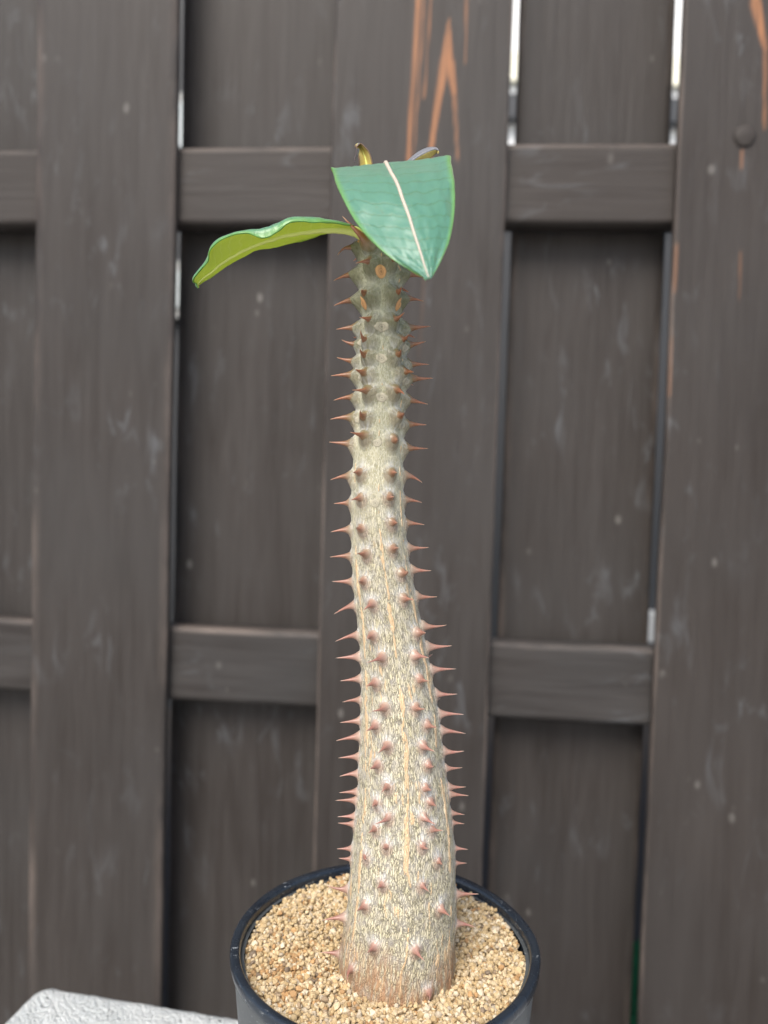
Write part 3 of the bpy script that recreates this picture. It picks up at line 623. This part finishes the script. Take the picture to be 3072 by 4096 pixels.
uvl = me.uv_layers.new(name='bark'); li = np.zeros(len(me.loops), np.int32); me.loops.foreach_get('vertex_index', li)
U = (Ag*np.maximum(.010, .016)*100); W = Zg*100
uu = np.stack([U.ravel()[li], W.ravel()[li]], -1)
q4 = uu[:(NZ-1)*NA*4].reshape(-1, 4, 2); wrapm = (q4[:, :, 0].max(1)-q4[:, :, 0].min(1)) > 3
q4[wrapm, :, 0] = np.where(q4[wrapm, :, 0] < 0, q4[wrapm, :, 0]+2*math.pi*1.6, q4[wrapm, :, 0]); uu[:(NZ-1)*NA*4] = q4.reshape(-1, 2)
uvl.data.foreach_set('uv', uu.astype(np.float32).ravel())

# ------------------------------------------------------------------ spines
def mat_spine():
    n = NT('spine'); t = n.attr('along'); oi = n.t.nodes.new('ShaderNodeObjectInfo')
    sep = n.t.nodes.new('ShaderNodeSeparateColor'); n.t.links.new(oi.outputs['Color'], sep.inputs[0]); yng = sep.outputs[0]
    a = n.ramp(t, [(.03, (.255, .27, .155)), (.16, (.25, .21, .105)), (.34, (.25, .13, .05)), (.60, (.36, .14, .06)), (.88, (.44, .18, .09)), (1.0, (.75, .50, .28))])
    b = n.ramp(t, [(.03, (.60, .54, .46)), (.16, (.50, .36, .30)), (.50, (.42, .21, .18)), (.85, (.55, .33, .28)), (1.0, (.85, .74, .65))])
    col = n.mix(1.0, n.mix(yng, b, a), (.66, .58, .54), 'MULTIPLY'); f = n.noise(n.coord('Object'), 600, 3, .6)
    col = n.mix(n.ramp(f, [(.45, 0.0), (.75, .30)]), col, (.30, .22, .17)); col = n.mix(n.math('MULTIPLY', n.math('MULTIPLY', oi.outputs['Random'], n.ramp(t, [(.1, 0.0), (.3, 1.0)])), .25), col, (.16, .09, .05))
    return n.out(Base_Color=col, Roughness=.34, Specular_IOR_Level=.5)
M_spine = mat_spine()
TS = np.array([-.20, -.10, -.03, 0, .05, .1, .17, .26, .36, .48, .62, .76, .88, .96, 1.0])
PR = np.interp(TS, [-.20, -.03, 0, .06, .14, .25, .40, .60, .80, .93, 1.0], [1.12, 1.05, 1.0, .86, .67, .49, .335, .205, .11, .055, .010])
def spine_mesh(k, n0, v, rb, hook):
    """a tapering thorn: leaves the tubercle along its normal n0, then sweeps towards the tip v (local metres)"""
    n0 = np.array(n0); v = np.array(v); L = np.linalg.norm(v); c1 = n0*L*.42 + rng.normal(0, .035*L, 3); t = np.clip(TS, 0, 1)[:, None]
    C = 2*t*(1-t)*c1 + t*t*v + np.minimum(TS, 0)[:, None]*n0*L
    if hook: C = C + np.clip(t-.55, 0, 1)**2*np.array([.0, 0, -1])*L*1.6
    D = np.gradient(C, axis=0); D /= np.linalg.norm(D, axis=1, keepdims=True); D[:4] = n0
    ref = np.array([.11, .23, .97]) if abs(n0[2]) < .8 else np.array([1., 0, 0]); X = np.cross(D, ref); X /= np.linalg.norm(X, axis=1, keepdims=True); Y = np.cross(D, X)
    n = 12; a = np.linspace(0, 2*math.pi, n, endpoint=False); r = (PR*rb)[:, None]*(1+.05*np.cos(3*a+k)[None, :])
    V = C[:, None]+r[..., None]*(np.cos(a)[None, :, None]*X[:, None]+1.06*np.sin(a)[None, :, None]*Y[:, None])
    F = grid_faces(n, len(TS), True).tolist()+[[(len(TS)-1)*n+i for i in range(n)]]
    me = bpy.data.meshes.new('spine'); me.from_pydata(V.reshape(-1, 3).tolist(), [], F); me.update(); me.polygons.foreach_set('use_smooth', [True]*len(me.polygons))
    attr(me, 'along', np.repeat(np.clip((TS+.04)/1.04, 0, 1), n)); me.materials.append(M_spine); return me
for k, (z, a, v) in enumerate(spines):
    cxx, r_ = stem_c(np.array(z)); cxx, r_ = float(cxx), float(r_); y_ = float(sstep(.40, .56, z)); ar = rad(a)
    p = Vector((cxx+r_*.99*math.sin(ar), YS-r_*.99*math.cos(ar), z)); nrm = Vector((math.sin(ar), -math.cos(ar), 0)); L = v.length
    q0 = p + nrm*float(waist(z)) + v; p = p + nrm*(.50*tub_amp(z, L*1000/8)-.0003); v = q0-p; L = v.length
    hooked = (k < 4 and z > .575 and abs(a) > 60)
    rb = (.00195+.00035*y_)*min(1.15, .55+.45*L*1000/7.5)*(1.35 if z > .575 and not hooked and abs(a) < 60 else 1)
    o = bpy.data.objects.new('spine', spine_mesh(k, nrm, v, rb, hooked)); link(o, trunk); o.location = p-Vector(base)
    o.color = (min(1, max(0, float(sstep(.39, .55, z))+random.uniform(-.1, .1))), 0, 0, 1)

# ------------------------------------------------------------------ leaf scars between the rib pairs
M_scar_new = None
def mat_scar(name, c0, c1, dark):
    n = NT(name); v = n.coord('Object'); f = n.noise(n.mapping(v, (1, 1, .5)), 900, 3, .6); d = n.attr('ring')
    col = n.mix(f, c0, c1); col = n.mix(n.ramp(d, [(.10, .6), (.22, 0.0), (.34, .0), (.42, .5), (.5, 0.0), (.86, 0.0), (.97, .8)]), col, dark)
    return n.out(Base_Color=col, Roughness=.6, Normal=n.bump(f, .3, .0003))
M_scar_new = mat_scar('fresh_leaf_scar', (.48, .24, .09), (.58, .34, .15), (.26, .12, .05))
M_scar_old = mat_scar('old_leaf_scar', (.26, .235, .165), (.42, .385, .29), (.11, .10, .07))
def bump_at(z, a):
    i = np.clip(np.searchsorted(zz, z), 0, NZ-1); j = ((np.asarray(a)+math.pi)/(2*math.pi)*NA).astype(int) % NA
    return rad_[i, j]
def scar(z, adeg, w, hh, mat, pointed=True):
    rs = np.linspace(0, 1, 7); th = np.linspace(0, 2*math.pi, 28, endpoint=False); c0, r0 = stem_c(np.array(z)); V, D = [], []
    for r in rs:
        for t in th:
            s = 1-.28*max(0, math.sin(t))**2*(1 if pointed else 0); wb = 1+(0 if pointed else .06*math.sin(2*t+z*900)+.05*math.sin(5*t+z*2300)+.04*math.sin(9*t+z*700)); x = r*math.cos(t)*w*wb*(s if math.sin(t) > 0 else 1); y = r*math.sin(t)*hh*wb*(1.12 if math.sin(t) > 0 and pointed else 1)
            a = rad(adeg)+x/float(r0); zc = z+y; c, _ = stem_c(np.array(zc)); R_ = float(bump_at(zc, a)) + (.00016*(1-r**4) if r < 1 else -.0003) + .00008
            V.append((float(c)+R_*math.sin(a), YS-R_*math.cos(a), zc)); D.append(r)
    F = grid_faces(28, 7, True).tolist(); o = mesh('leaf_scar', V, F, mat, trunk, origin=base); o.location = (0, 0, 0); attr(o.data, 'ring', D)
for z, a in ((.5650, 4), (.5540, -48), (.5540, 52), (.5785, -58)): scar(z, a, .0018 if abs(a) < 20 else .0016, .0024, M_scar_new)
for z, a, s in ((.5452, 2, 1.15), (.5338, 0, 1.1), (.5196, 3, 1.1), (.5030, -2, .95), (.4810, -3, 1.0), (.5115, -57, .9), (.5100, 58, 1), (.4870, -60, .9), (.4880, 56, 1.0), (.5268, -52, .95), (.5262, 62, .95), (.5400, -57, .9), (.5385, 63, 1.0), (.4690, 60, .9)):
    scar(z, a, .0019*s, .0018*s, M_scar_old, False)

# ------------------------------------------------------------------ leaves
def mat_leaf(name, c0, c1, vein, rough, coat=0.0, sheen=0.0, trans=0.0, edge=None):
    n = NT(name); uv = n.t.nodes.new('ShaderNodeUVMap'); uv.uv_map = 'leaf'; u = uv.outputs[0]
    sx = n.t.nodes.new('ShaderNodeSeparateXYZ'); n.t.links.new(u, sx.inputs[0]); across, along = sx.outputs[0], sx.outputs[1]
    ab = n.math('ABSOLUTE', across)
    # pinnate veins sweeping from the midrib towards the tip
    ph = n.math('ADD', along, n.math('MULTIPLY', ab, .05)); nz = n.noise(u, 6, 3, .5)
    sn = n.math('SINE', n.math('ADD', n.math('MULTIPLY', ph, 125.0), n.math('MULTIPLY', nz, 4.5)))
    vm = n.ramp(n.math('ADD', n.math('MULTIPLY', sn, .5), .5), [(.93, 0.0), (1.0, 1.0)])
    big = n.noise(u, 4, 3, .6); fine = n.noise(n.coord('Object'), 1500, 2, .7)
    col = n.mix(big, c0, c1); col = n.mix(n.math('MULTIPLY', vm, .45), col, vein)
    if edge: col = n.mix(n.ramp(n.math('ADD', ab, n.math('MULTIPLY', nz, .10)), [(.88, 0.0), (1.0, .9)]), col, edge)
    if trans > .2: col = n.mix(n.math('MULTIPLY', n.ramp(n.noise(n.mapping(u, (1, 5, 1)), 3.2, 4, .7, 1.0), [(.66, 0.0), (.74, .8)]), 1.0), col, (.16, .10, .03))
    hh = n.math('ADD', n.math('MULTIPLY', vm, -.55), n.math('MULTIPLY', fine, .22)); hh = n.math('ADD', hh, n.math('MULTIPLY', sn, .18))
    kw = dict(Base_Color=col, Roughness=rough, Normal=n.bump(hh, .40, .0005), Coat_Weight=coat, Coat_Roughness=.42, Sheen_Weight=sheen, Sheen_Roughness=.4)
    m_ = n.out(**kw)
    if trans:
        tr = n.t.nodes.new('ShaderNodeBsdfTranslucent'); tr.inputs['Color'].default_value = (.70, .80, .10, 1); mx = n.t.nodes.new('ShaderNodeMixShader'); mx.inputs[0].default_value = trans
        n.t.links.new(n.b.outputs[0], mx.inputs[1]); n.t.links.new(tr.outputs[0], mx.inputs[2])
        n.t.links.new(mx.outputs[0], n.t.nodes['Material Output'].inputs['Surface'])
    return m_
M_top = mat_leaf('leaf_upper_side', (.040, .180, .125), (.072, .235, .190), (.018, .095, .035), .38, .60, .40, .26, edge=(.11, .30, .07))
M_under = mat_leaf('leaf_underside', (.58, .66, .12), (.66, .72, .17), (.80, .84, .36), .55, 0, .0, .55, edge=(.36, .54, .08))
M_yt = mat_leaf('young_leaf_upper', (.06, .05, .06), (.20, .22, .24), (.2, .2, .2), .5, 0, .4, edge=(.05, .02, .025))
M_yu = mat_leaf('young_leaf_underside', (.58, .54, .12), (.50, .34, .14), (.30, .20, .06), .45, 0, .2, .15, edge=(.09, .03, .03))
M_rib = plain('leaf_midrib_upper', (.46, .385, .31), .6); M_ribu = plain('leaf_midrib_under', (.60, .66, .18), .5); M_edge = plain('leaf_margin', (.10, .27, .05), .5)
def leaf(secs, mats, nl=90, nc=28, th=.00045, arch=0.0, up_=1, name='leaf', ripple=0.0, seed=1, umap=None):
    """secs: sections of cross points from one margin to the other; smooth sheet with an upper and a lower side and a closed margin"""
    A = interp_rows(secs, nl); k = A.shape[1]
    B = np.swapaxes(interp_rows(np.swapaxes(A, 0, 1), nc), 0, 1)            # nl x nc x 3
    du = np.gradient(B, axis=1); dl = np.gradient(B, axis=0); N = np.cross(du, dl)*up_; N /= np.maximum(np.linalg.norm(N, axis=-1, keepdims=True), 1e-12)
    s = np.linspace(-1, 1, nc) if umap is None else np.interp(np.linspace(0, k-1, nc), range(k), umap)
    if arch: B = B + N*arch*(1-s[None, :, None]**2)*np.sin(np.linspace(0, 1, nl)*math.pi)[:, None, None]**.5
    if ripple:
        q = np.stack([np.linspace(0, 1, nl)[:, None]+0*s, 0*s+seed+np.zeros((nl, 1)), s[None, :]*.5+np.zeros((nl, 1))], -1)
        B = B + N*(ripple*vnoise(q, 9, seed)*abs(s[None, :])**2)[..., None] + N*(ripple*.25*vnoise(q, 30, seed+4))[..., None]
        edge = np.where(abs(s) > .999, 1, 0)[None, :, None]; B = B + edge*N*0
    T_, D_ = B+N*th/2, B-N*th/2; n = nl*nc
    V = np.concatenate([T_.reshape(-1, 3), D_.reshape(-1, 3)]); g = grid_faces(nc, nl)
    if up_ < 0: g = g[:, ::-1]
    F = g.tolist() + (g[:, ::-1]+n).tolist(); mi = [0]*len(g)+[1]*len(g)
    per = [j for j in range(nc)] + [i*nc+nc-1 for i in range(1, nl)] + [(nl-1)*nc+j for j in range(nc-2, -1, -1)] + [i*nc for i in range(nl-2, 0, -1)]
    for a, b in zip(per, per[1:]+per[:1]): F.append([a, a+n, b+n, b] if up_ > 0 else [b, b+n, a+n, a]); mi.append(2)
    o = mesh(name, V, F, mats, plant, origin=base); o.location = (0, 0, 0); me = o.data; me.polygons.foreach_set('material_index', mi)
    uvl = me.uv_layers.new(name='leaf'); li = np.zeros(len(me.loops), np.int32); me.loops.foreach_get('vertex_index', li)
    UVv = np.stack([0*np.linspace(0, 1, nl)[:, None]+s[None, :], np.linspace(0, 1, nl)[:, None]+0*s[None, :]], -1).reshape(-1, 2); UVv = np.concatenate([UVv, UVv])
    uvl.data.foreach_set('uv', UVv[li].astype(np.float32).ravel())
    return o, B, N, s
def tube(name, pts, rads, mat, parent, seg=10):
    pts = np.asarray(pts, float); d = np.gradient(pts, axis=0); d /= np.linalg.norm(d, axis=1, keepdims=True); ref = np.array([.3, .9, .2])
    x = np.cross(d, ref); x /= np.linalg.norm(x, axis=1, keepdims=True); y = np.cross(d, x); a = np.linspace(0, 2*math.pi, seg, endpoint=False)
    V = pts[:, None]+np.asarray(rads)[:, None, None]*(np.cos(a)[None, :, None]*x[:, None]+np.sin(a)[None, :, None]*y[:, None])
    n = len(pts); F = grid_faces(seg, n, True).tolist()+[list(range(seg))[::-1], [(n-1)*seg+i for i in range(seg)]]
    o = mesh(name, V.reshape(-1, 3), F, mat, parent, origin=base); o.location = (0, 0, 0); return o

# broad leaf arching over towards the front: petiole, rise and fold, then the blade
hid = [((-.0058, .2885, .5840), (-.0044, .2880, .5850), (-.0030, .2885, .5840)),
       ((-.0085, .2850, .5880), (-.0042, .2845, .5885), (.0004, .2850, .5880)),
       ((-.0135, .2800, .5912), (-.0040, .2790, .5918), (.0070, .2795, .5926)),
       ((-.0195, .2735, .5940), (-.0037, .2725, .5950), (.0145, .2725, .5975))]
o, B, N, s = leaf(hid+BIG, [M_top, M_under, M_edge], 130, 40, arch=.0004, up_=-1, name='leaf', ripple=.0009, seed=3)
o['label'] = 'broad leaf folded over the stem top, its glossy blue green upper side showing'
if N[60, 20, 2] < 0: print('BIG LEAF NORMAL DOWN')
c = (B[:, 19]+B[:, 20])/2+(N[:, 19]+N[:, 20])/2*.00022; tube('midrib', c[6:-2], np.interp(np.linspace(0, 1, len(c)-8), [0, .3, .7, 1], [.0009, .00070, .00042, .00015]), M_rib, o)
# leaf reaching out sideways, underside showing
o, B, N, s = leaf(SIDE, [M_top, M_under, M_edge], 120, 40, up_=-1, name='leaf', ripple=.0009, seed=5, umap=[-1, 0, .8, 1])
if N[60, 14, 2] < 0: print('SIDE LEAF NORMAL DOWN')
o['label'] = 'leaf reaching sideways with wavy margin and yellow green underside'
i0 = int(round(39/3)); c = B[:, i0]-N[:, i0]*.0003; pet = np.linspace((-.0075, .2862, .5775), c[0], 8)[:-1]
tube('midrib', np.concatenate([pet, c[:-3]]), np.interp(np.linspace(0, 1, len(c)+4), [0, .08, .3, .7, 1], [.0022, .0017, .0010, .0006, .0002]), M_ribu, o)
# two young leaves curling at the crown
o, B, N, s = leaf([((-.0082, .2925, .5870), (-.0075, .2935, .5870), (-.0066, .2925, .5870))]+YA, [M_yt, M_yu, M_yu], 60, 20, .0004, up_=-1, name='young_leaf')
tube('midrib', B[8:-6, 9]+.0001, np.linspace(.0006, .00025, 46), M_ribu, o)
o['label'] = 'short upright young leaf with yellow tip curled over'
yf, _, _, _ = leaf(YFLAP, [M_yt, M_yt, M_yt], 30, 8, .0003, name='curled_margin'); yf.parent = o
o2, B, N, s = leaf([((-.0020, .2925, .5870), (-.0012, .2915, .5865), (-.0004, .2920, .5870))]+YB, [M_yt, M_yu, M_yu], 60, 20, .0004, up_=1, name='young_leaf')
for p in o2.data.polygons:                  # the margin is rolled back, so the lower half shows the underside
    if p.material_index == 0 and p.index % 19 > 10: p.material_index = 1
o2['label'] = 'young leaf leaning out with downy dark back and yellow tip'
# pale felted tip bud between them
def bud():
    n = 420; V, F = [], []
    for k in range(n):
        a, e = random.uniform(0, 2*math.pi), random.uniform(0, 1.2); d = np.array([math.cos(a)*math.sin(e), math.sin(a)*math.sin(e), math.cos(e)])
        p = np.array([-.0040, .2925, .5905])+d*np.array([.0036, .0032, .010]); q = p+d*.0018+rng.normal(0, .0005, 3); t = np.cross(d, rng.normal(size=3)); t = t/np.linalg.norm(t)*.00009
        V += [p-t, p+t, q]; F.append((3*k, 3*k+1, 3*k+2))
    v, f = ico(3); off = len(V); V = np.concatenate([V, v*np.array([.0035, .0031, .0100])+(-.0040, .2925, .5905)]); F = F+(f+off).tolist()
    o = mesh('bud', V, F, plain('felted_bud', (.50, .54, .52), .8, Sheen_Weight=.5), plant, origin=base); o.location = (0, 0, 0)
bud()
